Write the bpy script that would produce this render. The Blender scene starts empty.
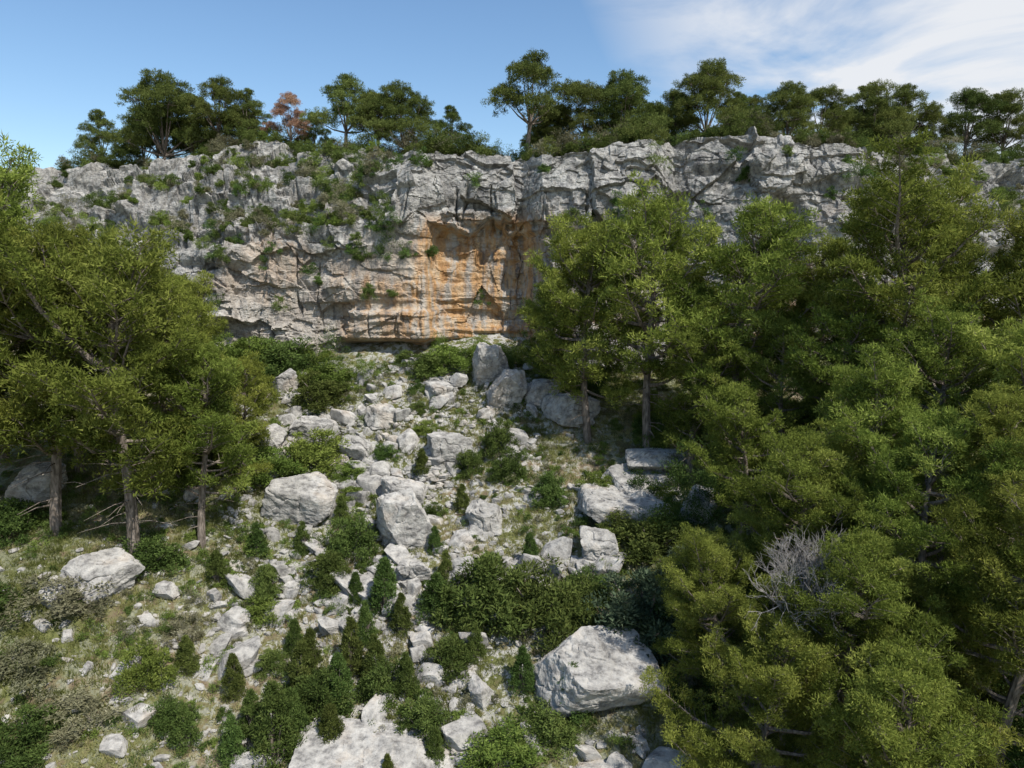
import bpy, bmesh, math, random
import numpy as np
from mathutils import Vector
from mathutils.bvhtree import BVHTree
rng=np.random.default_rng(7); random.seed(7)
# ---------- noise ----------
def hsh(ix,iy,iz,s):
    a=(ix*73856093)^(iy*19349663)^(iz*83492791)^(s*26544357+977)
    a&=0xffffffff
    a=((a^(a>>16))*0x45d9f3b)&0xffffffff
    a=((a^(a>>16))*0x45d9f3b)&0xffffffff
    a^=a>>16
    return a/4294967295.0
def vn(x,y,z,s=0):
    x,y,z=np.broadcast_arrays(np.asarray(x,float),np.asarray(y,float),np.asarray(z,float))
    fx=np.floor(x);fy=np.floor(y);fz=np.floor(z)
    ix=fx.astype(np.int64);iy=fy.astype(np.int64);iz=fz.astype(np.int64)
    tx=x-fx;ty=y-fy;tz=z-fz
    tx=tx*tx*(3-2*tx);ty=ty*ty*(3-2*ty);tz=tz*tz*(3-2*tz)
    def c(a,b,d): return hsh(ix+a,iy+b,iz+d,s)
    a=c(0,0,0)*(1-tx)+c(1,0,0)*tx; b=c(0,1,0)*(1-tx)+c(1,1,0)*tx
    e=c(0,0,1)*(1-tx)+c(1,0,1)*tx; f=c(0,1,1)*(1-tx)+c(1,1,1)*tx
    return ((a*(1-ty)+b*ty)*(1-tz)+(e*(1-ty)+f*ty)*tz)*2-1
def fbm(x,y,z,o=4,s=0,g=0.5):
    r=0;a=1;t=0
    for i in range(o):
        r=r+a*vn(np.asarray(x)*2.03**i+i*7.1,np.asarray(y)*2.03**i+i*3.3,np.asarray(z)*2.03**i,s+i);t+=a;a*=g
    return r/t
def voro(x,y,s=0):
    x=np.asarray(x,float);y=np.asarray(y,float)
    ix=np.floor(x).astype(np.int64);iy=np.floor(y).astype(np.int64)
    f1=np.full(x.shape,9.);f2=np.full(x.shape,9.);cid=np.zeros(x.shape)
    for i in (-1,0,1):
        for j in (-1,0,1):
            cx=ix+i;cy=iy+j
            px=cx+hsh(cx,cy,0*cx,s);py=cy+hsh(cx,cy,0*cx+1,s)
            d=np.hypot(px-x,py-y);r=hsh(cx,cy,0*cx+2,s)
            m=d<f1
            f2=np.where(m,f1,np.minimum(f2,d));cid=np.where(m,r,cid);f1=np.where(m,d,f1)
    return f1,f2,cid
def ss(t): t=np.clip(t,0,1); return t*t*(3-2*t)
# ---------- terrain ----------
YB=([-400,-60,-45,-35,-20,-16,-9,-7,1,3,8,14,16.5,19,24,30,35,37,45,60,400],
    [95,80,77,73,71.5,70.5,70.5,72,72.5,69,68,68.5,72,70,69,69.5,70,72,76,80,95])
def ybase(x): return np.interp(x,*YB)
def ground_h(x,y):
    x=np.asarray(x,float);y=np.asarray(y,float)
    z=np.interp(y,[-900,-400,-50,0,70,110],[-75,-68,-50,-40.1,-7.5,11])
    z=z+8*ss((x-7)/22)*ss((64-y)/14)+4*ss((-x-13)/18)*ss((64-y)/14)
    z=z+1.3*fbm(x/14,y/14,0,3,11)+0.35*fbm(x/3.,y/3.,0,4,12)
    f1,f2,c=voro(x/2.3+.5*vn(x/3,y/3,0,3),y/2.3,5)
    m=ss((fbm(x/8,y/8,0,2,21)+.25)/.4)*np.exp(-((x+5)/16)**2)
    z=z+m*((c-.5)*.7+ .15*np.minimum(f2-f1,.3)/.3)
    return z
def axis(segs):
    out=[]
    for a,b,n in segs: out.append(np.linspace(a,b,n,endpoint=False))
    out.append([segs[-1][1]]); return np.concatenate(out)
def grid_mesh(name,X,Y,Z,attrs,mat,smooth=True):
    nr,nc=X.shape
    v=np.stack([X,Y,Z],-1).reshape(-1,3).astype(np.float32)
    i=np.arange(nr*nc).reshape(nr,nc)
    q=np.stack([i[:-1,:-1],i[:-1,1:],i[1:,1:],i[1:,:-1]],-1).reshape(-1,4)
    me=bpy.data.meshes.new(name)
    me.vertices.add(len(v));me.vertices.foreach_set('co',v.ravel())
    me.loops.add(q.size);me.loops.foreach_set('vertex_index',q.ravel().astype(np.int32))
    me.polygons.add(len(q));me.polygons.foreach_set('loop_start',(np.arange(len(q))*4).astype(np.int32))
    me.polygons.foreach_set('use_smooth',np.full(len(q),smooth))
    for k,a in attrs.items():
        at=me.attributes.new(k,'FLOAT','POINT');at.data.foreach_set('value',a.astype(np.float32).ravel())
    me.update();me.validate();me.materials.append(mat)
    ob=bpy.data.objects.new(name,me);bpy.context.scene.collection.objects.link(ob)
    return ob,v,q
# ---------- materials ----------
class NT:
    def __init__(s,name):
        s.m=bpy.data.materials.new(name);s.m.use_nodes=True;s.t=s.m.node_tree;s.t.nodes.clear()
    def n(s,typ,inp={},**kw):
        nd=s.t.nodes.new(typ)
        for k,v in kw.items(): setattr(nd,k,v)
        for k,v in inp.items():
            if isinstance(v,bpy.types.NodeSocket): s.t.links.new(v,nd.inputs[k])
            else: nd.inputs[k].default_value=v
        return nd
    def noise(s,vec,scale,det=4,rough=.55,dist=0):
        return s.n('ShaderNodeTexNoise',{'Vector':vec,'Scale':scale,'Detail':det,'Roughness':rough,'Distortion':dist}).outputs['Fac']
    def map(s,vec,sc): return s.n('ShaderNodeMapping',{'Vector':vec,'Scale':sc}).outputs[0]
    def ramp(s,f,stops):
        r=s.n('ShaderNodeValToRGB',{'Fac':f});e=r.color_ramp.elements
        while len(e)<len(stops): e.new(.5)
        for el,(p,c) in zip(e,stops):
            el.position=p;el.color=(c,c,c,1) if not hasattr(c,'__len__') else (*c,1)
        return r.outputs[0]
    def mix(s,f,a,b,bt='MIX'):
        nd=s.t.nodes.new('ShaderNodeMix');nd.data_type='RGBA';nd.blend_type=bt
        for k,v in ((0,f),(6,a),(7,b)):
            if isinstance(v,bpy.types.NodeSocket): s.t.links.new(v,nd.inputs[k])
            elif k==0: nd.inputs[0].default_value=v
            else: nd.inputs[k].default_value=(*v,1)
        return nd.outputs[2]
    def math(s,op,a,b=0.):
        return s.n('ShaderNodeMath',{0:a,1:b},operation=op,use_clamp=False).outputs[0]
    def attr(s,n): return s.n('ShaderNodeAttribute',attribute_name=n).outputs['Fac']
    def out(s,sh): s.n('ShaderNodeOutputMaterial',{'Surface':sh});return s.m
def rock_mat(name,cliff=False):
    t=NT(name)
    co=t.n('ShaderNodeTexCoord').outputs['Object'] if cliff else t.n('ShaderNodeNewGeometry').outputs['Position']
    n1=t.noise(co,.3,5,.6);n2=t.noise(co,1.7,7,.7)
    if cliff: base=t.ramp(n1,[(.3,(.35,.335,.31)),(.5,(.49,.47,.435)),(.68,(.60,.58,.545))])
    else: base=t.ramp(n1,[(.3,(.33,.315,.29)),(.5,(.45,.43,.40)),(.68,(.56,.54,.505))])
    sp=t.ramp(n2,[(.36,(.42,.42,.43)),(.5,(.86,.86,.86)),(.62,(1.12,1.12,1.11))])
    col=t.mix(1,base,sp,'MULTIPLY')
    if cliff:
        st=t.noise(t.map(co,(.8,.8,.12)),1.0,6,.68)
        stf=t.ramp(st,[(.5,0),(.64,.7)])
        col=t.mix(t.math('MULTIPLY',stf,t.attr('streak')),col,(.15,.15,.155))
        pc=t.ramp(n1,[(.35,(.38,.32,.27)),(.5,(.54,.47,.39)),(.65,(.60,.55,.48))])
        col=t.mix(t.math('MULTIPLY',t.attr('pale'),t.ramp(n2,[(.3,.4),(.55,.9)])),col,pc)
        on=t.noise(t.map(co,(.8,.8,.10)),1.0,6,.66)
        oc=t.ramp(t.noise(t.map(co,(1,1,.4)),1.0,5,.65),[(.35,(.36,.19,.08)),(.5,(.58,.35,.165)),(.65,(.64,.50,.34))])
        of=t.math('MULTIPLY',t.attr('stain'),t.ramp(on,[(.40,0),(.53,.95)]))
        col=t.mix(of,col,oc)
        s2=t.noise(t.map(co,(1.3,1.3,.05)),1.3,5,.62)
        col=t.mix(t.math('MULTIPLY',t.ramp(s2,[(.54,0),(.64,.75)]),t.attr('streak')),col,(.12,.115,.115))
        bd=t.noise(t.map(co,(.22,.22,1.5)),1.0,5,.68)
        col=t.mix(t.math('MULTIPLY',t.ramp(bd,[(.36,.6),(.43,0)]),t.attr('bed')),col,(.12,.10,.085))
        h=t.math('ADD',t.math('MULTIPLY',n2,1.2),t.math('MULTIPLY',bd,.9))
    else:
        col=t.mix(t.ramp(n1,[(.55,0),(.66,.4)]),col,(.38,.29,.2))
        h=n2
    b=t.n('ShaderNodeBump',{'Height':h,'Strength':.95,'Distance':.5 if cliff else .25})
    return t.out(t.n('ShaderNodeBsdfDiffuse',{'Color':col,'Roughness':.6,'Normal':b.outputs[0]}).outputs[0])
def ground_mat():
    t=NT('rocky_grass_ground');co=t.n('ShaderNodeTexCoord').outputs['Object']
    n1=t.noise(co,.22,4,.6);n2=t.noise(co,1.6,6,.65);n3=t.noise(co,8,3,.65)
    dirt=t.ramp(n2,[(.35,(.16,.12,.08)),(.5,(.26,.21,.14)),(.65,(.38,.335,.26))])
    gr=t.ramp(n3,[(.35,(.07,.085,.025)),(.6,(.15,.165,.055)),(.75,(.24,.22,.11))])
    col=t.mix(t.ramp(t.math('ADD',t.math('MULTIPLY',n1,.6),t.math('MULTIPLY',n2,.4)),[(.42,0),(.52,.9)]),dirt,gr)
    rk=t.ramp(n3,[(.3,(.30,.29,.265)),(.7,(.54,.52,.485))])
    rf=t.math('MULTIPLY',t.attr('rock'),t.ramp(n2,[(.47,0),(.54,1)]))
    col=t.mix(rf,col,rk)
    b=t.n('ShaderNodeBump',{'Height':n2,'Strength':.8,'Distance':.3})
    return t.out(t.n('ShaderNodeBsdfDiffuse',{'Color':col,'Normal':b.outputs[0]}).outputs[0])
def leaf_mat(name,dark,mid,light,tr=.25,var=.03):
    t=NT(name)
    ti=t.attr('tint')
    rnd=t.n('ShaderNodeObjectInfo').outputs['Random']
    col=t.ramp(ti,[(0,dark),(.5,mid),(1,light)])
    hs=t.n('ShaderNodeHueSaturation',{'Hue':t.math('ADD',t.math('MULTIPLY',rnd,var),.504-var/2),'Saturation':1.,'Value':t.math('ADD',t.math('MULTIPLY',t.math('FRACT',t.math('MULTIPLY',rnd,7.3)),.4),.82),'Color':col}).outputs[0]
    d=t.n('ShaderNodeBsdfDiffuse',{'Color':hs}).outputs[0]
    r=t.n('ShaderNodeBsdfTranslucent',{'Color':hs}).outputs[0]
    return t.out(t.n('ShaderNodeMixShader',{0:tr,1:d,2:r}).outputs[0])
def bark_mat(name,a,b):
    t=NT(name);co=t.n('ShaderNodeTexCoord').outputs['Object']
    n=t.noise(t.map(co,(6,6,1.5)),1.5,3,.6)
    return t.out(t.n('ShaderNodeBsdfDiffuse',{'Color':t.ramp(n,[(.35,a),(.65,b)])}).outputs[0])
M_cliff=rock_mat('limestone_cliff',True);M_rock=rock_mat('limestone_boulder');M_ground=ground_mat()
M_bark=bark_mat('pine_bark',(.09,.075,.06),(.27,.225,.19));M_grey=bark_mat('dead_wood',(.16,.145,.13),(.34,.32,.3))
M_pine=leaf_mat('pine_needles',(.065,.085,.018),(.18,.215,.042),(.32,.345,.08),.38,.03)
M_dpine=leaf_mat('dark_pine_needles',(.04,.058,.016),(.1,.125,.034),(.18,.205,.06),.25,.03)
M_shrub=leaf_mat('shrub_leaves',(.035,.052,.016),(.09,.125,.032),(.17,.21,.06),.25,.05)
M_bright=leaf_mat('bright_shrub_leaves',(.06,.09,.02),(.16,.21,.045),(.26,.31,.08),.3)
M_bluegreen=leaf_mat('bluegreen_shrub_leaves',(.022,.036,.02),(.055,.08,.045),(.12,.15,.09),.2)
M_olive=leaf_mat('grey_green_scrub',(.08,.08,.045),(.18,.17,.1),(.28,.26,.17),.2)
M_red=leaf_mat('russet_leaves',(.2,.1,.07),(.36,.21,.15),(.5,.33,.24),.25)
M_grass=leaf_mat('grass_blades',(.09,.1,.028),(.2,.205,.065),(.36,.32,.16),.3)
# ---------- mesh builder ----------
class MB:
    def __init__(s): s.V=[];s.F=[];s.M=[];s.T=[];s.n=0
    def add(s,v,f,mat=0,t=None):
        v=np.asarray(v,float);f=np.asarray(f)
        s.V.append(v);s.F.append(f+s.n);s.M.append(np.full(len(f),mat));s.T.append(np.full(len(v),.5) if t is None else t);s.n+=len(v)
    def mesh(s,name,mats,smooth=False):
        v=np.concatenate(s.V).astype(np.float32);f=np.concatenate(s.F).astype(np.int32);m=np.concatenate(s.M).astype(np.int32);t=np.concatenate(s.T).astype(np.float32)
        me=bpy.data.meshes.new(name)
        me.vertices.add(len(v));me.vertices.foreach_set('co',v.ravel())
        me.loops.add(f.size);me.loops.foreach_set('vertex_index',f.ravel())
        me.polygons.add(len(f));me.polygons.foreach_set('loop_start',(np.arange(len(f))*3).astype(np.int32))
        me.polygons.foreach_set('material_index',m)
        me.polygons.foreach_set('use_smooth',np.full(len(f),smooth))
        a=me.attributes.new('tint','FLOAT','POINT');a.data.foreach_set('value',t)
        me.update()
        for k in mats: me.materials.append(k)
        return me
    def tube(s,P,R,sides=5,mat=0):
        P=np.asarray(P,float);R=np.asarray(R,float);n=len(P)
        T=np.gradient(P,axis=0);T/=np.linalg.norm(T,axis=1)[:,None]+1e-9
        ref=np.where(np.abs(T[:,2:3])>.8,[[1.,0,0]],[[0,0,1.]])
        A=np.cross(T,ref);A/=np.linalg.norm(A,axis=1)[:,None];B=np.cross(T,A)
        an=np.arange(sides)*2*math.pi/sides
        v=P[:,None]+R[:,None,None]*(np.cos(an)[None,:,None]*A[:,None]+np.sin(an)[None,:,None]*B[:,None])
        i=np.arange(n-1)[:,None]*sides;j=np.arange(sides)[None];k=(j+1)%sides
        f=np.concatenate([np.stack([i+j,i+k,i+sides+k],-1).reshape(-1,3),np.stack([i+j,i+sides+k,i+sides+j],-1).reshape(-1,3)])
        s.add(v.reshape(-1,3),f,mat)
    def leaves(s,C,R,n,L,W,flat=.6,mat=1,tint=None,up=.5,r=rng):
        C=np.asarray(C,float);R=np.asarray(R,float);m=len(C)
        tint=r.normal(.5,.16,m) if tint is None else tint
        d=r.normal(size=(m,n,3));d/=np.linalg.norm(d,axis=2)[...,None]
        d[...,2]=np.where(r.random((m,n))<.45,np.abs(d[...,2]),d[...,2])
        rad=r.random((m,n,1))**.5
        p=C[:,None]+d*rad*R[:,None,None]*np.array([1,1,flat])
        ax=d+np.array([0,0,up])+r.normal(size=(m,n,3))*.7;ax/=np.linalg.norm(ax,axis=2)[...,None]
        sd=np.cross(ax,r.normal(size=(m,n,3)));sd/=np.linalg.norm(sd,axis=2)[...,None]+1e-9
        ll=L*r.uniform(.6,1.4,(m,n,1));ww=W*r.uniform(.7,1.3,(m,n,1))
        v=np.stack([p-sd*ww/2,p+sd*ww/2,p+ax*ll],2).reshape(-1,3)
        tt=np.clip(tint[:,None]+r.normal(0,.15,(m,n)),0,1);tt=np.repeat(tt.ravel(),3)
        s.add(v,np.arange(len(v)).reshape(-1,3),mat,tt)
def link(name,me,loc=(0,0,0),sc=1,rz=0,tilt=(0,0)):
    o=bpy.data.objects.new(name,me);bpy.context.scene.collection.objects.link(o)
    o.location=loc;o.scale=(sc,sc,sc) if not hasattr(sc,'__len__') else sc;o.rotation_euler=(tilt[0],tilt[1],rz);return o
# ---------- pine templates (height 14 m) ----------
def pine_mesh(name,seed,rad,cs,nl,needles,leaf=M_pine,L=.22,W=.062,clr=.46,skip=.22):
    r=np.random.default_rng(seed);H=14.;b=MB()
    t=np.linspace(0,1,12);az=r.uniform(0,6.28);lean=r.uniform(.4,1.6)
    px=lean*math.cos(az)*t**1.6+.3*np.sin(t*5+az);py=lean*math.sin(az)*t**1.6+.3*np.cos(t*4.3+az)-.3*math.cos(az)
    P=np.stack([px,py,t*H*.93-.6*(t==0)],1)
    b.tube(P,.24*(1-t)**.8+.03,8,0)
    def tr(q): return np.array([np.interp(q,t,P[:,k]) for k in range(3)])
    C=[];R=[];TI=[];ph=r.uniform(0,6.28)
    for i in range(nl):
        q=(i+.5)/nl;th=cs+(1-cs)*q**.85
        a=i*2.4+r.normal(0,.5)
        prof=(1-q**2.6)**.7*(.65+.35*min(1,q*3.5))
        ln=rad*prof*r.uniform(.42,1.2)*(1+.25*math.sin(2*a+ph+3*q))+.5
        upa=math.radians(12+44*q**1.3+r.normal(0,10))
        s0=tr(th*.95);D=np.array([math.cos(a)*math.cos(upa),math.sin(a)*math.cos(upa),math.sin(upa)])
        k=np.linspace(0,1,6)[:,None]
        LP=s0+D*ln*k+np.array([0,0,1])*(.14*ln*k**2.2-.1*ln*np.sin(k*3.14))+r.normal(0,.09,(6,3))*k
        b.tube(LP,np.linspace(.03+.022*ln,.015,6),5,0)
        ct=r.normal(.5,.16)
        side=np.array([-D[1],D[0],0]);side/=np.linalg.norm(side)+1e-9
        nb=max(2,int(ln*2.2))
        for j in range(nb):
            kk=.28+.72*(j+.5)/nb;p0=np.array([np.interp(kk,k[:,0],LP[:,c]) for c in range(3)])
            for sg in (-1,1):
                if r.random()<skip: continue
                bl=ln*.36*(1.25-kk)*r.uniform(.5,1.35)+.25
                e=p0+side*sg*bl*.85+D*bl*.5+np.array([0,0,r.uniform(-.15,.7)])
                b.tube([p0,(p0+e)/2+[0,0,.03],e],[.022,.016,.008],3,0)
                C.append(e);R.append(clr*r.uniform(.55,1.35));TI.append(ct+r.normal(0,.12))
                if bl>.7: C.append((p0+e)/2+[0,0,.15]);R.append(clr*r.uniform(.5,1.));TI.append(ct-.08+r.normal(0,.08))
        C.append(LP[-1]+[0,0,.1]);R.append(clr*r.uniform(.7,1.1));TI.append(ct+.08)
    for j in range(9): C.append(P[-1]+r.normal(0,.4,3));R.append(clr*.8);TI.append(.6)
    for j in range(10):
        a=r.uniform(0,6.28);s0=tr(r.uniform(.1,cs+.1));b.tube([s0,s0+np.array([math.cos(a),math.sin(a),.05])*.8,s0+np.array([math.cos(a),math.sin(a),-.1])*r.uniform(1,2.2)],[.035,.02,.008],4,0)
    b.leaves(C,R,needles,L,W,.8,1,np.array(TI),.4,r)
    return b.mesh(name,[M_bark,leaf])
def round_pine(name,seed,rad,leaf=M_dpine,nlobe=10,trunk=.3,needles=75):
    r=np.random.default_rng(seed);H=14.;b=MB();C=[];R=[];TI=[]
    lean=r.normal(0,.8,2);fork=np.array([lean[0]*.5,lean[1]*.5,H*trunk])
    b.tube([(0,0,-.8),(lean[0]*.2,lean[1]*.2,H*trunk*.5),fork],[.34,.3,.26],8,0)
    for i in range(nlobe):
        a=i*2.4+r.normal(0,.3);q=i/(nlobe-1.)
        rr=rad*(.66*(1-q**2.2)+.05)*r.uniform(.75,1.2);z=H*(trunk+.1+(.78-trunk)*q)+r.normal(0,.35)
        c=np.array([lean[0]+rr*math.cos(a),lean[1]+rr*math.sin(a),z])
        lr=rad*r.uniform(.34,.52)*(1-.2*q)
        mid=(fork+c)/2+np.array([0,0,-.3]);b.tube([fork,mid,c],[.17,.1,.04],5,0)
        n=int(22*(lr/2)**2)+18;ct=r.normal(.5,.13)
        d=r.normal(size=(n,3));d/=np.linalg.norm(d,axis=1)[:,None];d[:,2]=np.where(r.random(n)<.6,np.abs(d[:,2]),d[:,2])
        pts=c+d*(lr*r.uniform(.5,1.12,(n,1)))*np.array([1,1,.6])
        for p in pts[:8]: b.tube([c,(c+p)/2,p],[.04,.025,.012],3,0)
        C+=list(pts);R+=list(r.uniform(.4,.75,n));TI+=list(ct+r.normal(0,.1,n))
    b.leaves(C,R,needles,.3,.09,.8,1,np.array(TI),.4,r)
    return b.mesh(name,[M_bark,leaf])
PN=[pine_mesh('pine_a',1,4.2,.2,44,72),pine_mesh('pine_b',2,3.5,.26,40,72),pine_mesh('pine_c',3,4.8,.24,40,70),pine_mesh('pine_d',4,3.2,.18,42,72),pine_mesh('pine_e',6,4.0,.3,36,72)]
PNEAR=[pine_mesh('pine_near_a',11,4.1,.14,50,135,L=.16,W=.045),pine_mesh('pine_near_b',12,3.5,.18,48,135,L=.16,W=.045),pine_mesh('pine_near_c',13,4.5,.2,46,135,L=.16,W=.045)]
PTOP=[round_pine('pine_top_a',21,6.6,nlobe=11,trunk=.2),round_pine('pine_top_b',22,7.8,nlobe=13,trunk=.15),round_pine('pine_top_c',23,5.4,nlobe=9,trunk=.24),round_pine('pine_top_d',24,5.8,nlobe=9,trunk=.38),round_pine('pine_top_e',25,6.2,nlobe=9,trunk=.3)]
PRED=round_pine('russet',31,6.,M_red,9,.2,70)
def bare_mesh(name,seed):
    r=np.random.default_rng(seed);b=MB()
    def br(p,d,l,w,dep):
        e=p+d*l;m=(p+e)/2+r.normal(0,.06*l,3);b.tube([p,m,e],[w,w*.8,w*.55],4,0)
        if dep==0: return
        for _ in range(3 if dep<3 else 4):
            dd=d+r.normal(0,.5,3);dd[2]+=.12;dd/=np.linalg.norm(dd);br(p+(e-p)*r.uniform(.5,1),dd,l*r.uniform(.55,.8),w*.6,dep-1)
    b.tube([(0,0,-7),(0,0,-3),(0,0,0)],[.14,.11,.08],6,0)
    for k in range(5):
        d=np.array([r.normal(0,.4),r.normal(0,.4),1]);d/=np.linalg.norm(d);br(np.zeros(3)-[0,0,.2],d,1.6,.055,4)
    return b.mesh(name,[M_grey])
BARE=bare_mesh('bare',5)
# ---------- shrubs (unit: 2 m wide, 2 m high) ----------
def shrub_clumps(r,shape,n):
    C=[];R=[]
    for i in range(n):
        if shape=='cone':
            q=r.random()**.8;a=r.uniform(0,6.28);rr=.62*(1-q)**.65*min(1,.55+q*3)*math.sqrt(r.uniform(.35,1))
            C.append((rr*math.cos(a),rr*math.sin(a),.1+1.8*q));R.append(.22*(1.15-q*.6)*r.uniform(.7,1.2))
        else:
            d=r.normal(size=3);d/=np.linalg.norm(d);d[2]=abs(d[2]);k=r.uniform(.4,.95)
            lump=1+.25*math.sin(3*math.atan2(d[1],d[0])+n)
            C.append((d[0]*k*lump,d[1]*k,.1+d[2]*1.6*k));R.append(r.uniform(.15,.33))
    return np.array(C),np.array(R)
def shrub_mesh(name,seed,shape,mat,n=80,lv=110,L=.1,W=.042):
    r=np.random.default_rng(seed);b=MB();C,R=shrub_clumps(r,shape,n)
    for c in C[:14]: b.tube([(0,0,-.2),c*[.4,.4,.5],c],[.04,.025,.01],4,0)
    b.leaves(C,R,lv,L,W,.85,1,None,.5,r)
    return b.mesh(name,[M_bark,mat])
SH={'r':[shrub_mesh('sr%d'%i,40+i,'round',M_shrub) for i in range(3)],
 'c':[shrub_mesh('sc%d'%i,50+i,'cone',M_shrub,80,100,.09,.036) for i in range(3)],
 'b':[shrub_mesh('sb%d'%i,60+i,'round',M_bright) for i in range(2)],
 'g':[shrub_mesh('sg%d'%i,70+i,'round',M_bluegreen,90,130,.08,.036) for i in range(2)],
 'o':[shrub_mesh('so%d'%i,80+i,'round',M_olive,50,90) for i in range(2)]}
# ---------- ground ----------
xs=axis([(-600,-70,24),(-70,-40,90),(-40,32,420),(32,70,110),(70,600,24)])
k=axis([(0,1,20),(1,2,40),(2,3,420)])[:,None]
yb=ybase(xs)+4
X=np.tile(xs,(len(k),1))
Y=np.where(k<1,-700+k*700,np.where(k<2,(k-1)*24,24+(k-2)*(yb[None]-24)))
Z=ground_h(X,Y)
rockm=.9*np.exp(-((X+6)/12)**2)*ss((Y-30)/8)+.2
ground,_,_=grid_mesh('ground',X,Y,Z,{'rock':np.clip(rockm,0,1)},M_ground)
# ---------- cliff ----------
xc=axis([(-600,-75,20),(-75,-45,160),(-45,48,860),(48,80,150),(80,600,20)])
ybc=ybase(xc)
zb=-6.5+0*xc
zm=np.interp(xc,[-600,-60,-42,-32,-15,-10,36,42,60,600],[-2,0,1,3.2,4.4,8,8,6,5,2])
ym=ybc+np.interp(xc,[-600,-42,-30,-14,-10,36,42,600],[4,2,1.5,1.2,.8,.8,2,4])
zt=np.interp(xc,[-600,-60,-48,-31,-14,-6,2,15,18,34,38,50,60,600],[10,14.8,16.2,17.2,14.6,13.7,13.5,13.8,14.9,14.3,13.2,15.0,15.4,10])
zt=zt+.9*fbm(xc/7,0,0,4,44)
yt=ybc+np.interp(xc,[-600,-50,-31,-15,-10,-6,36,40,60,600],[15,16,17,10,5,2.8,2.6,6,9,8])
nA,nB,nC=150,130,90
ta=np.linspace(0,1,nA,endpoint=False)[:,None];tb=np.linspace(0,1,nB,endpoint=False)[:,None];tc=np.linspace(0,1,nC)[:,None]
YA=ybc+(ym-ybc)*ta;ZA=(zb-4)+(zm-zb+4)*ta
YBb=ym+(yt-ym)*tb**1.25;ZB=zm+(zt-zm)*tb**.9
ext=(tc**3)*600+tc*22
YC=yt+ext;ZC=zt+3.5*ss(ext/30)-20*ss((ext-40)/500)
Yc=np.concatenate([YA,YBb,YC]);Zc=np.concatenate([ZA,ZB,ZC]);Xc=np.tile(xc,(len(Yc),1))
dy=np.gradient(Yc,axis=0);dz=np.gradient(Zc,axis=0);l=np.hypot(dy,dz)+1e-9;ny=-dz/l;nz=dy/l
def smo(a,w=9):
    kx=np.ones(w)/w;p=np.pad(a,((w//2,w//2),(0,0)),'edge');return np.apply_along_axis(lambda c:np.convolve(c,kx,'valid'),0,p)
ny=smo(ny);nz=smo(nz);l=np.hypot(ny,nz);ny/=l;nz/=l
fx,fz=Xc,Zc
wx=fx+.8*fbm(fx/4,Yc/4,fz/6,4,31);wz=fz+.8*fbm(fx/3,Yc/5,fz/4,3,32)
wyy=Yc*.35
f1,f2,c1=voro(wx/4.0,(wz+wyy)/5.5,51);g1,g2,c2=voro(wx/1.9+9,(wz+wyy)/1.7,52);h1,h2,c3=voro(wx/.9+3,(wz+wyy)/.7,53)
_,_,c4=voro(wx/5.5+2,(wz+.12*wx)/1.35,54)
taper=np.concatenate([np.ones(nA+nB-36),np.linspace(1,.6,36)])[:,None]
face=np.concatenate([taper,(.46*np.exp(-ext/6)+.14)])
d=(c1-.45)*1.9+(c2-.5)*.75+(c3-.5)*.3+(c4-.5)*.95+1.2*fbm(fx/7,Yc/7,fz/7,3,33)+.42*fbm(fx/1.3,Yc/1.3,fz/1.6,5,34,.6)
led=fz+.1*fx+.6*fbm(fx/6,0,fz/5,3,36);d+=.8*vn(0*fx+.5,vn(fx/9,0,0,39),led*.7,37)*ss((fbm(fx/5,0,fz/3,2,38)+.4)/.4)
vj=np.abs(fbm(wx/2.6,0,fz/20,3,40));d-=.8*np.exp(-(vj/.03)**2)*ss((fbm(fx/5,7,fz/4,2,41)+.0)/.3)
def box(v,a,b,s): return ss((v-a)/s)*ss((b-v)/s)
edge=fx+.5*fbm(fz/2,fx/4,0,3,67)
rec=box(edge,-9.0,3.4,1.0)*ss((6.0+1.2*vn(fx/2.2,0,0,66)-fz)/.7)
sm=box(fx,-18,3.5,2)*ss((6.5-fz)/1.5)
low=ss((-.5-fz)/2.5)
zz_=fz+.3*fbm(fx/3,0,fz/3,4,63)
bedn=(vn(fx*.09,0,zz_*1.2,61)*.30+vn(fx*.16,0,zz_*3.1,62)*.16)*(.4+.6*low)
d=d*(1-.6*sm)+sm*bedn*1.6
d-=1.6*rec
strip=box(fx+fbm(fz,fx/3,0,2,68),-17.5,-7.5,1)*box(fz,-5.6,-2.2,.5);d+=1.1*strip
under=box(fx,-18.5,2,1.5)*ss((-5.3-fz)/.6);d-=2.6*under
d+=.6*box(fx,-8,3,1.2)*box(fz,6,8,.6)
d-=3.2*box(edge,24.5,29.5,1.5)*box(fz,-2,9.5,2)
d-=2.0*box(fx,15.2,17.6,1)*ss((11-fz)/4)
lst=ss((-15-fx)/5)*ss((fz-3)/2)+.7*ss((fx-37)/4)
d+=lst*1.5*(np.abs(((fz+1.8*fbm(fx/3,0,fz/3,3,70))/2.9)%1-.5)*2-.5)
d*=face
Yc2=Yc+ny*d;Zc2=Zc+nz*d
n_s=fbm(fx/5,0,fz/5,3,80)
stain=np.clip(1.0*box(fx,-11.5,4.2,3)*box(fz,-8,8.0,2.5)+.65*box(fx,-19,-7,3)*box(fz,-7,2,2)+.35*np.exp(-((fx-9)/5)**2)*box(fz,-6,5,2)+.6*box(fx,22,31,2)*ss((4-fz)/4)+.3*ss((n_s-.1)/.3)*ss((10-fz)/4),0,1)
streak=np.clip(.5+.9*fbm(fx/6,0,fz/12,2,81)+.35*box(fx,-6,4,2)*ss((fz+3)/4)-.3*ss((-12-fx)/5)*ss((5-fz)/2),0,1)
pale=np.clip(box(fx,-32,-6,3)*ss((5-fz)/3)*.7+.55*sm,0,1)
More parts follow.
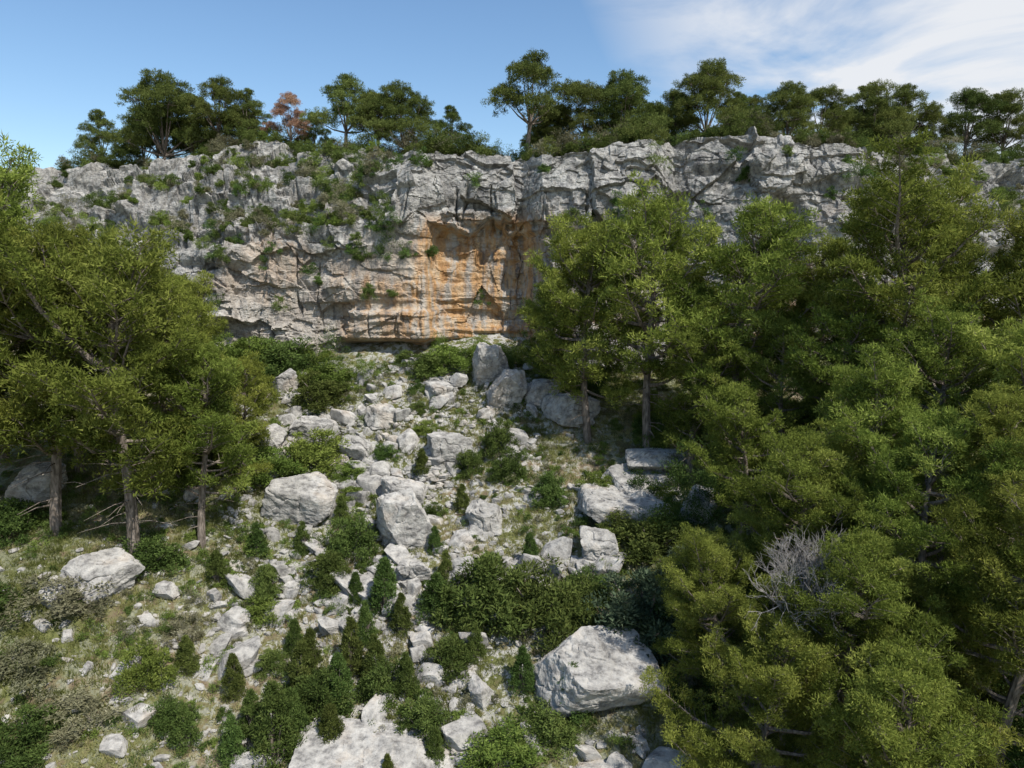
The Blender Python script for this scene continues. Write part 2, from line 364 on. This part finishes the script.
att={'stain':stain*face,'streak':streak*face,'pale':pale*face,'bed':np.clip(.8*sm*low+.45,0,1)*face}
cliff,cv,cq=grid_mesh('cliff',Xc,Yc2,Zc2,att,M_cliff,False)
bvh=BVHTree.FromPolygons([Vector(a) for a in cv.tolist()],cq.tolist())
def cliff_top(x,y):
    h=bvh.ray_cast(Vector((x,y,60)),Vector((0,0,-1)));return h[0].z if h[0] else None
# ---------- pines on the slope: x, y, height ----------
def pine(x,y,z,H,T,i,w=1):
    s=H/14.;link('pine_tree',T[i%len(T)],(x,y,z-.2),(s*w,s*w,s),rng.uniform(0,6.28))
PL=[(6.7,58.3,18.5,2),(11.3,55.5,20.8,4),(17.0,51.5,20.0,1),(13.6,51.4,14.5,3),(4.0,63.7,11.5,0),(22.3,45.7,14.2,1),(25.2,45.8,19.0,2),(32.0,41.1,18.0,0),(25.3,40.3,13.0,4),(19.2,47.2,12.3,3),(15.0,43.4,12.2,1),(20.5,38.4,13.0,0),(27,35.9,13.8,2),(19.5,57,14.5,3),(30,50,14.0,0),(24,54,14,1),
(-24.6,42.6,20.6,2),(-29.6,43,19.6,4),(-20.8,45.2,14.5,1),(-34.6,40.7,24.0,0),(-20.6,50.8,10.5,3),(-25.0,50.4,15.5,0),(-31,49,18,1),(-27,57,13,2),(-38,50,22.5,2),(-36,45,21,4)]
for x,y,H,i in PL: pine(x,y,float(ground_h(x,y)),H,PN,i)
PR=[(16.0,36.4,13.2),(20.2,32.0,14.4),(11.6,35.0,10.0),(15.8,29.8,12.6),(21.0,27.0,14.2),(10.9,28.2,11.4),(14.8,23.9,12.8),(25,31.5,13.6)]
for i,(x,y,H) in enumerate(PR): pine(x,y,float(ground_h(x,y)),H,PNEAR,i,1.05)
# plateau pines: x, y, altitude of the top, template
PT=[(-57.2,100,24.4,2),(-46.5,96,28,1),(-43,98,26,0),(-38.8,94,26.8,3),(-34.7,94,25.6,2),(-20.5,88,25.6,3),(-16.2,87,23.6,4),(-12.2,85,24,1),(-6.9,84,21,2),(1.6,79,24.8,3),(3.6,83,20.6,0),(8.4,82,23.4,4),(12.6,82,24,1),(16.2,84,21.2,0),(21,79,24.8,1),(18.4,82,22.4,4),(25.6,81,21.8,2),(31.4,82,23.4,1),(35.8,84,23.4,4),(45.6,91,25.4,0),(51.4,93,25.8,3),(48.5,95,23.5,1),(60.5,96,26.4,4),(65.8,96,25.8,0),(73,97,26,1),(-25.5,93,22.4,2),(40,90,22.4,2),(-52,101,24,0),(5.5,84,21.2,1),(28.5,84,22.2,0),(55.5,95,23.8,2),(43,92,22.8,1),(14.4,86,22.4,0),(-49,99,25,4),(-36.5,98,24.5,1)]
for x,y,tz,kk in PT:
    z=cliff_top(x,y);H=tz-z;pine(x,y,z,max(H,3.5),PTOP,kk,.98)
link('russet_tree',PRED,(-27.6,90,cliff_top(-27.6,90)-.3),.5,1)
# ---------- boulders: x, y, width, height, tilt ----------
def cutrock(r,sub,planes,tmin=.45,tmax=.85,boxy=False):
    bm=bmesh.new();bmesh.ops.create_icosphere(bm,subdivisions=sub,radius=1)
    v=np.array([p.co[:] for p in bm.verts]);f=np.array([[q.index for q in p.verts] for p in bm.faces]);bm.free()
    if boxy:
        v=v/((np.abs(v)**9).sum(1)**(1/9.))[:,None]
        v=v*np.where(v>0,1,[1,1,.8]);v[:,0]+=.25*r.normal()*v[:,2];v[:,1]+=.25*r.normal()*v[:,2]
        a=r.uniform(-.6,.6);c,s_=math.cos(a),math.sin(a);v=np.stack([v[:,0]*c-v[:,1]*s_,v[:,0]*s_+v[:,1]*c,v[:,2]],1)
    for i in range(planes):
        nn=r.normal(size=3);nn/=np.linalg.norm(nn)
        if boxy: dd=np.abs(v@nn).max()*r.uniform(.62,.9)
        else: dd=r.uniform(tmin,tmax)
        kk=v@nn-dd;v=v-np.maximum(kk,0)[:,None]*nn
    v=v/np.abs(v).max(0);return v,f
BL=[(-7.6,46.8,4.0,4.2,.05),(4.5,35.9,7.0,4.2,.35),(-6.9,31.6,8.5,2.0,.1),(-15.9,50.1,5,3.0,.2),(-2.1,65.4,3.6,4.0,0),(-.6,62,3.6,3.6,.1),(8.3,49.2,6.4,1.8,.1),(11.9,53.3,5.5,1.6,0),(-25.2,39.7,4.4,1.8,.2),(-8.6,51.4,3.8,1.8,.2),(-5.1,56,4.2,2.2,.1),(-21.5,64.7,2.6,2.6,0),(-2,48.5,3.0,1.8,.1),(-6.6,43.9,2.6,1.3,0),(-17.3,40.7,2,1.1,.2),(5.3,60.2,5.0,2.4,.2),(10.6,51.2,6.8,1.2,.05),(-17.4,58.5,3.6,1.8,.1),(-33,45.8,4,2.4,0),(2.6,62.9,4.0,2.2,.1),(-13.1,56.5,2.8,1.6,.2),(-3.4,43.4,2.3,2.0,.1),(-20.1,56.2,2.6,2.0,.1),(-21.6,40.8,1.6,1.0,0),(6,45.2,2.8,1.9,.1),(-11.4,40.6,1.6,1.1,0),(-1.8,35.8,1.8,1.4,.1),(13.4,47.5,3,2.4,0),(-11.7,60.2,3.0,1.6,.1),(-6.6,63,2.8,1.4,.1)]
for i,(x,y,w,h,tl) in enumerate(BL):
    r=np.random.default_rng(700+i)
    vv,ff=cutrock(r,6 if w>2.5 else 5,9,boxy=True)
    sz=np.array([w*.52,w*.42,h*.6]);vv=vv*sz
    nn=vv/np.linalg.norm(vv,axis=1)[:,None]
    dd=fbm(vv[:,0]*.5+i*9,vv[:,1]*.5,vv[:,2]*.8,2,91)*.12+fbm(vv[:,0]*1.8+i*9,vv[:,1]*1.8,vv[:,2]*2.6,5,90,.6)*.11
    vj2=np.abs(fbm(vv[:,0]*.6+i*5,vv[:,1]*.6,vv[:,2]*.5,3,95));dd-=.1*np.exp(-(vj2/.03)**2)
    vv=vv+nn*(dd*min(1.5,sz[0]))[:,None]
    b=MB();b.add(vv,ff)
    link('boulder',b.mesh('boulder',[M_rock]),(x,y+sz[1]*.3,float(ground_h(x,y+.5))+sz[2]*.45),1,0,(r.uniform(.05,.35),tl))
# ---------- scree ----------
def field(n,ylo,yhi,fn,xr=(-34,26)):
    out=[]
    while len(out)<n:
        x=rng.uniform(*xr,4*n);y=rng.uniform(ylo,yhi,4*n);p=fn(x,y);kk=rng.random(4*n)<p
        out+=list(zip(x[kk],y[kk]))
    return np.array(out[:n])
def chan(x,y):
    cx=np.interp(y,[34,43,52,64,70],[-4,-7,-8,-8,-8]);w=np.interp(y,[30,43,60,70],[8,9,8,7])
    return np.exp(-((x-cx)/w)**2)*(.06+.94*ss((fbm(x/3.2,y/3.2,0,3,101)+.06)/.3))*(.3+.7*ss((y-38)/12))+.06*np.exp(-((x+15)/12)**2)
T2=[cutrock(np.random.default_rng(400+i),2,6,.4,.8) for i in range(10)];T3=[cutrock(np.random.default_rng(430+i),4,9,boxy=True) for i in range(10)]
sb=MB()
for TT,N,lo,hi in ((T2,8000,.09,.45),(T3,560,.35,1.35)):
    P=field(N,29,69.5,chan);z=ground_h(P[:,0],P[:,1])
    for i in range(N):
        v,f=TT[i%len(TT)];s=lo+(hi-lo)*rng.random()**2.5;a=rng.uniform(0,6.28);c,q=math.cos(a),math.sin(a)
        vv=v*np.array([1,rng.uniform(.5,1),rng.uniform(.4,.75)])*s
        vv=np.stack([vv[:,0]*c-vv[:,1]*q,vv[:,0]*q+vv[:,1]*c,vv[:,2]+rng.uniform(-.45,.45)*vv[:,0]+rng.uniform(-.3,.3)*vv[:,1]],1)
        sb.add(vv+[P[i,0],P[i,1],z[i]+s*.1],f)
link('scree_rocks',sb.mesh('scree_rocks',[M_rock]))
# ---------- grass, undergrowth ----------
gb=MB();P=field(30000,26,70,lambda x,y:.35+.65*ss((fbm(x/4,y/4,0,3,111)+.1)/.4)-.1*chan(x,y));z=ground_h(P[:,0],P[:,1])
gt=np.clip(.5+.9*fbm(P[:,0]/5,P[:,1]/5,0,2,112)+rng.normal(0,.12,len(P)),0,1)
gb.leaves(np.c_[P,z+.02],np.full(len(P),.27),11,.33,.04,.2,0,gt,1.6)
link('grass',gb.mesh('grass',[M_grass]))
def mass(name,pts,mats,size,leafn,L,Wd,nc=9,zs=.8):
    b=MB();C=[];R=[];T=[];mi=[]
    for p in pts:
        s=rng.uniform(*size)*(1 if rng.random()<.8 else 1.4);t=rng.normal(.5,.15)
        c,rr=shrub_clumps(rng,'round',nc);C.append(c*s*.5*[1.1,1.1,zs]+np.array(p));R.append(rr*s*.75);T.append(np.full(nc,t)+rng.normal(0,.07,nc));mi.append(rng.integers(len(mats)))
    for m in range(len(mats)):
        kk=[i for i in range(len(C)) if mi[i]==m]
        if kk: b.leaves(np.concatenate([C[i] for i in kk]),np.concatenate([R[i] for i in kk]),leafn,L,Wd,.8,m,np.concatenate([T[i] for i in kk]))
    link(name,b.mesh(name,mats))
P=field(2300,26,70,lambda x,y:(.25+.75*ss((fbm(x/5,y/5,0,3,121)+.05)/.3))*(1-.45*chan(x,y)),(-38,26));z=ground_h(P[:,0],P[:,1])
mass('undergrowth',np.c_[P,z],[M_shrub,M_olive,M_bright,M_shrub],(.35,1.3),42,.12,.045)
P=field(130,24,60,lambda x,y:1.*(x>9),(9,36));z=ground_h(P[:,0],P[:,1])
mass('forest_understory',np.c_[P,z],[M_shrub,M_pine,M_shrub],(2,4),100,.18,.07,20,1)
pts=[]
for i in range(95):
    x=rng.uniform(-34,14);y=float(ybase(x))-rng.uniform(1.2,6.5)
    if -17<x<-9 and rng.random()<.8: continue
    pts.append((x,y,float(ground_h(x,y))-.1))
mass('wall_foot_thicket',pts,[M_shrub,M_bright,M_shrub,M_pine],(1.4,3.2),100,.15,.055,18,1.)
pts=[]
while len(pts)<420:
    x=rng.uniform(-62,72);y=float(np.interp(x,xc,yt))+rng.uniform(1.2,14)
    zz=cliff_top(x,y)
    if zz is None: continue
    pts.append((x,y,zz-.1))
mass('plateau_scrub',pts,[M_shrub,M_shrub,M_olive,M_dpine],(1.2,3.0),70,.18,.065,14,.9)
pts=[]
for i in range(250):
    x=rng.uniform(-58,70);y=float(np.interp(x,xc,yt))+rng.uniform(.3,5);zz=cliff_top(x,y)
    if zz and vn(x/4,0,0,77)>-.3: pts.append((x,y,zz-.1))
mass('rim_scrub',pts,[M_dpine,M_shrub,M_shrub,M_olive],(1.4,3.8),95,.2,.07,18,.9)
pts=[]
while len(pts)<340:
    x=rng.uniform(-60,-13) if rng.random()<.8 else rng.uniform(37,66)
    u=rng.random();y=float(np.interp(x,xc,ym))+u*(float(np.interp(x,xc,yt)-np.interp(x,xc,ym)))
    if vn(x/4,y/3,0,131)<-.25: continue
    zz=cliff_top(x,y)
    if zz is not None: pts.append((x,y-.2,zz-.1))
mass('flank_shrubs',pts,[M_shrub,M_dpine,M_shrub,M_bright,M_olive],(.8,2.3),90,.16,.06,14,1.)
pts=[]
while len(pts)<85:
    x=rng.uniform(-34,36);zz=rng.uniform(-3,13)
    w=.9 if x<-8 else (.4 if x>3 else .12)
    if rng.random()>w: continue
    h=bvh.ray_cast(Vector((x,30,zz)),Vector((0,1,0)))
    if h[0]: pts.append((x,h[0].y-.35,zz-.5))
mass('cliff_ledge_shrubs',pts,[M_shrub,M_dpine,M_shrub],(.9,2.4),90,.15,.055,14,1.1)
# ---------- named shrubs: kind, x, y, width, height ----------
SL="""r -1.4 40.4 6.3 5.0;r 1.7 40.3 5.6 4.6;r 3.8 40.4 4.3 3.8;g 8.2 38.5 7.2 6.0;g 11.5 42.1 4.5 3.8;r 9.8 45.1 5.5 3.4;r 7.6 46.8 4.0 2.7;c -8.1 41.4 2.1 3.6;c -4.8 40.9 2.5 2.9;c -9.5 37.8 1.7 3.4;r -10.7 35.3 3.6 3.4;c -12.4 32.6 2.6 4.2;c -14.5 32.6 1.5 2.8;c -19.3 42.7 1.6 2.3;r -7.5 36.3 2.9 3;r -3.6 37.7 3.2 2.5;c 3.3 34.6 2.4 3.1;c -6.2 31.2 1.1 2.3;r -4.8 34 2.9 2.6;b -.4 33 4.5 2.1;r 1.9 33.9 3.5 2.3;r 2.9 50.6 2.9 3.1;r -1 56.7 2.8 3.4;c -7.3 54.1 1.5 2.1;r -3.6 54.4 2.5 2.6;r -.2 53.2 2.7 2.9;b -16.4 54.8 5.5 3.9;b -19.2 52.2 4.8 3.5;r -17.9 63 5.3 3.6;b -17.3 65.2 5 3.2;r -8.4 66.4 5 2.8;b -6.1 67.2 5.3 3.2;r -22.8 68 7 5;b -26.2 69 6 4;b -28.2 68 6 4.6;r -2.7 68.4 3.8 2.5;r -10.6 67.9 2.6 2;b -20.4 35.3 2.9 3;o -26.6 37.5 5.8 2.6;o -26.8 34.3 4.3 2.2;r -32.4 42.4 3.9 3.2;r -11.3 46.1 3.6 4;r -12.2 43.9 3.1 3;c -12.1 36.7 2.0 2.9;r -2.6 39.9 2.4 2.2;c -4.4 43.6 1.3 2.4;o -19.9 38.9 3 1.7;b -16.5 41.8 3.2 1.7;r -16.3 43.1 2.2 2.8;b -13.1 54.2 2.8 1.8;r -23.4 50.4 4.6 3.8;o -22.8 33.2 4.7 1.7;r -24.7 31 4 2.6;r -23.5 42 4.2 3;b 6.8 51.7 3.1 2.2;r 5.1 42.4 2.6 2.4;r -8.3 61.3 1.9 1.7;c -17.6 45.3 1.6 2.3;c -11.7 37.3 1.6 3.2;c -9.1 40 1.3 2.7;c -9.7 35.5 1.9 3.2;c -11.7 33.3 2.1 3.3;c -8 37.3 1.6 2.8;c -6.9 40.3 1.4 2.5;c -9.6 33.3 1.7 2.6;c -14.1 34.3 1.5 2.4;r -30 36.5 4 2.6;b -29 33.5 3.5 2;r -18.5 34 2.6 1.8;c -15.8 36.2 1.4 2.5;c -13.2 39.2 1.3 2.2;c -6 36 1.4 2.4;c -2.2 38.3 1.3 2.3;c -10.2 42.6 1.2 2.1;c .6 36.3 1.6 2.6;c -17.2 33 1.6 2.4;c -5.4 46 1.1 1.9;c -12.6 49 1.3 2.2;c -3.8 50.5 1.3 2.1;c -9.6 48.6 1.0 1.8;c -14.8 46.6 1.3 2.2;c 1.2 44.8 1.4 2.3;c -4 32.6 1.3 2.5;c -18.8 37 1.4 2.1;r -14.3 38 2.2 1.6;r -6.2 50 2.2 1.6;r -10.5 56 2.4 1.7;b -12.2 51.6 3 1.6;b -7.4 58.6 2.6 1.5"""
for i,l in enumerate(SL.replace('\n','').split(';')):
    kk,x,y,w,h=l.split();x,y,w,h=map(float,(x,y,w,h));T=SH[kk][i%len(SH[kk])]
    ww=w/(1.3 if kk=='c' else 2.)*1.08
    link('juniper_bush' if kk=='c' else 'shrub',T,(x,y+ww*.3,float(ground_h(x,y))-.15),(ww,ww,h/(1.7 if kk=='c' else 1.9)),rng.uniform(0,6.28))
for x,y,s in ((13.0,30.6,1.3),(14.0,30.4,1.15)):
    link('bare_tree',BARE,(x,y,float(ground_h(x,y))+8.0),s,x)
# ---------- camera, sky, sun ----------
sc=bpy.context.scene
cam=bpy.data.objects.new('camera',bpy.data.cameras.new('camera'));sc.collection.objects.link(cam);sc.camera=cam
cam.data.sensor_width=36;cam.data.lens=24.33;cam.data.clip_end=3000;cam.rotation_euler=(math.radians(82),0,0)
sd=Vector((.40,-.50,.80)).normalized()
L=bpy.data.lights.new('sun','SUN');L.energy=5.0;L.angle=math.radians(.5);L.color=(1,.96,.89)
so=bpy.data.objects.new('sun',L);sc.collection.objects.link(so);so.rotation_euler=sd.to_track_quat('Z','Y').to_euler()
w=bpy.data.worlds.new('World');sc.world=w;w.use_nodes=True;nt=w.node_tree;nt.nodes.clear()
t=NT.__new__(NT);t.t=nt;t.m=None
sky=t.n('ShaderNodeTexSky');sky.sky_type='NISHITA';sky.sun_disc=False;sky.sun_elevation=math.asin(sd.z);sky.sun_rotation=math.atan2(sd.x,sd.y);sky.air_density=1.15;sky.dust_density=.2;sky.ozone_density=2.5
skc=t.n('ShaderNodeHueSaturation',{'Hue':.5,'Saturation':1.1,'Value':1.15,'Color':sky.outputs[0]}).outputs[0]
g=t.n('ShaderNodeTexCoord').outputs['Generated']
mp=t.n('ShaderNodeMapping',{'Vector':g,'Location':(.35,0,.2),'Rotation':(0,math.radians(34),0),'Scale':(1.5,3,5.5)}).outputs[0]
cn=t.noise(mp,1.5,8,.55,.5)
sx=t.n('ShaderNodeSeparateXYZ',{0:g})
mk=t.n('ShaderNodeMapRange',{0:t.math('ADD',sx.outputs[0],t.math('MULTIPLY',sx.outputs[2],.55)),1:.28,2:.46}).outputs[0]
cf=t.math('MULTIPLY',t.ramp(cn,[(.42,0),(.58,.92)]),mk)
col=t.mix(cf,skc,(6.4,6.5,6.7))
bg=t.n('ShaderNodeBackground',{'Color':col,'Strength':.135})
t.n('ShaderNodeOutputWorld',{'Surface':bg.outputs[0]})
sc.view_settings.view_transform='Standard';sc.view_settings.look='None';sc.view_settings.exposure=0
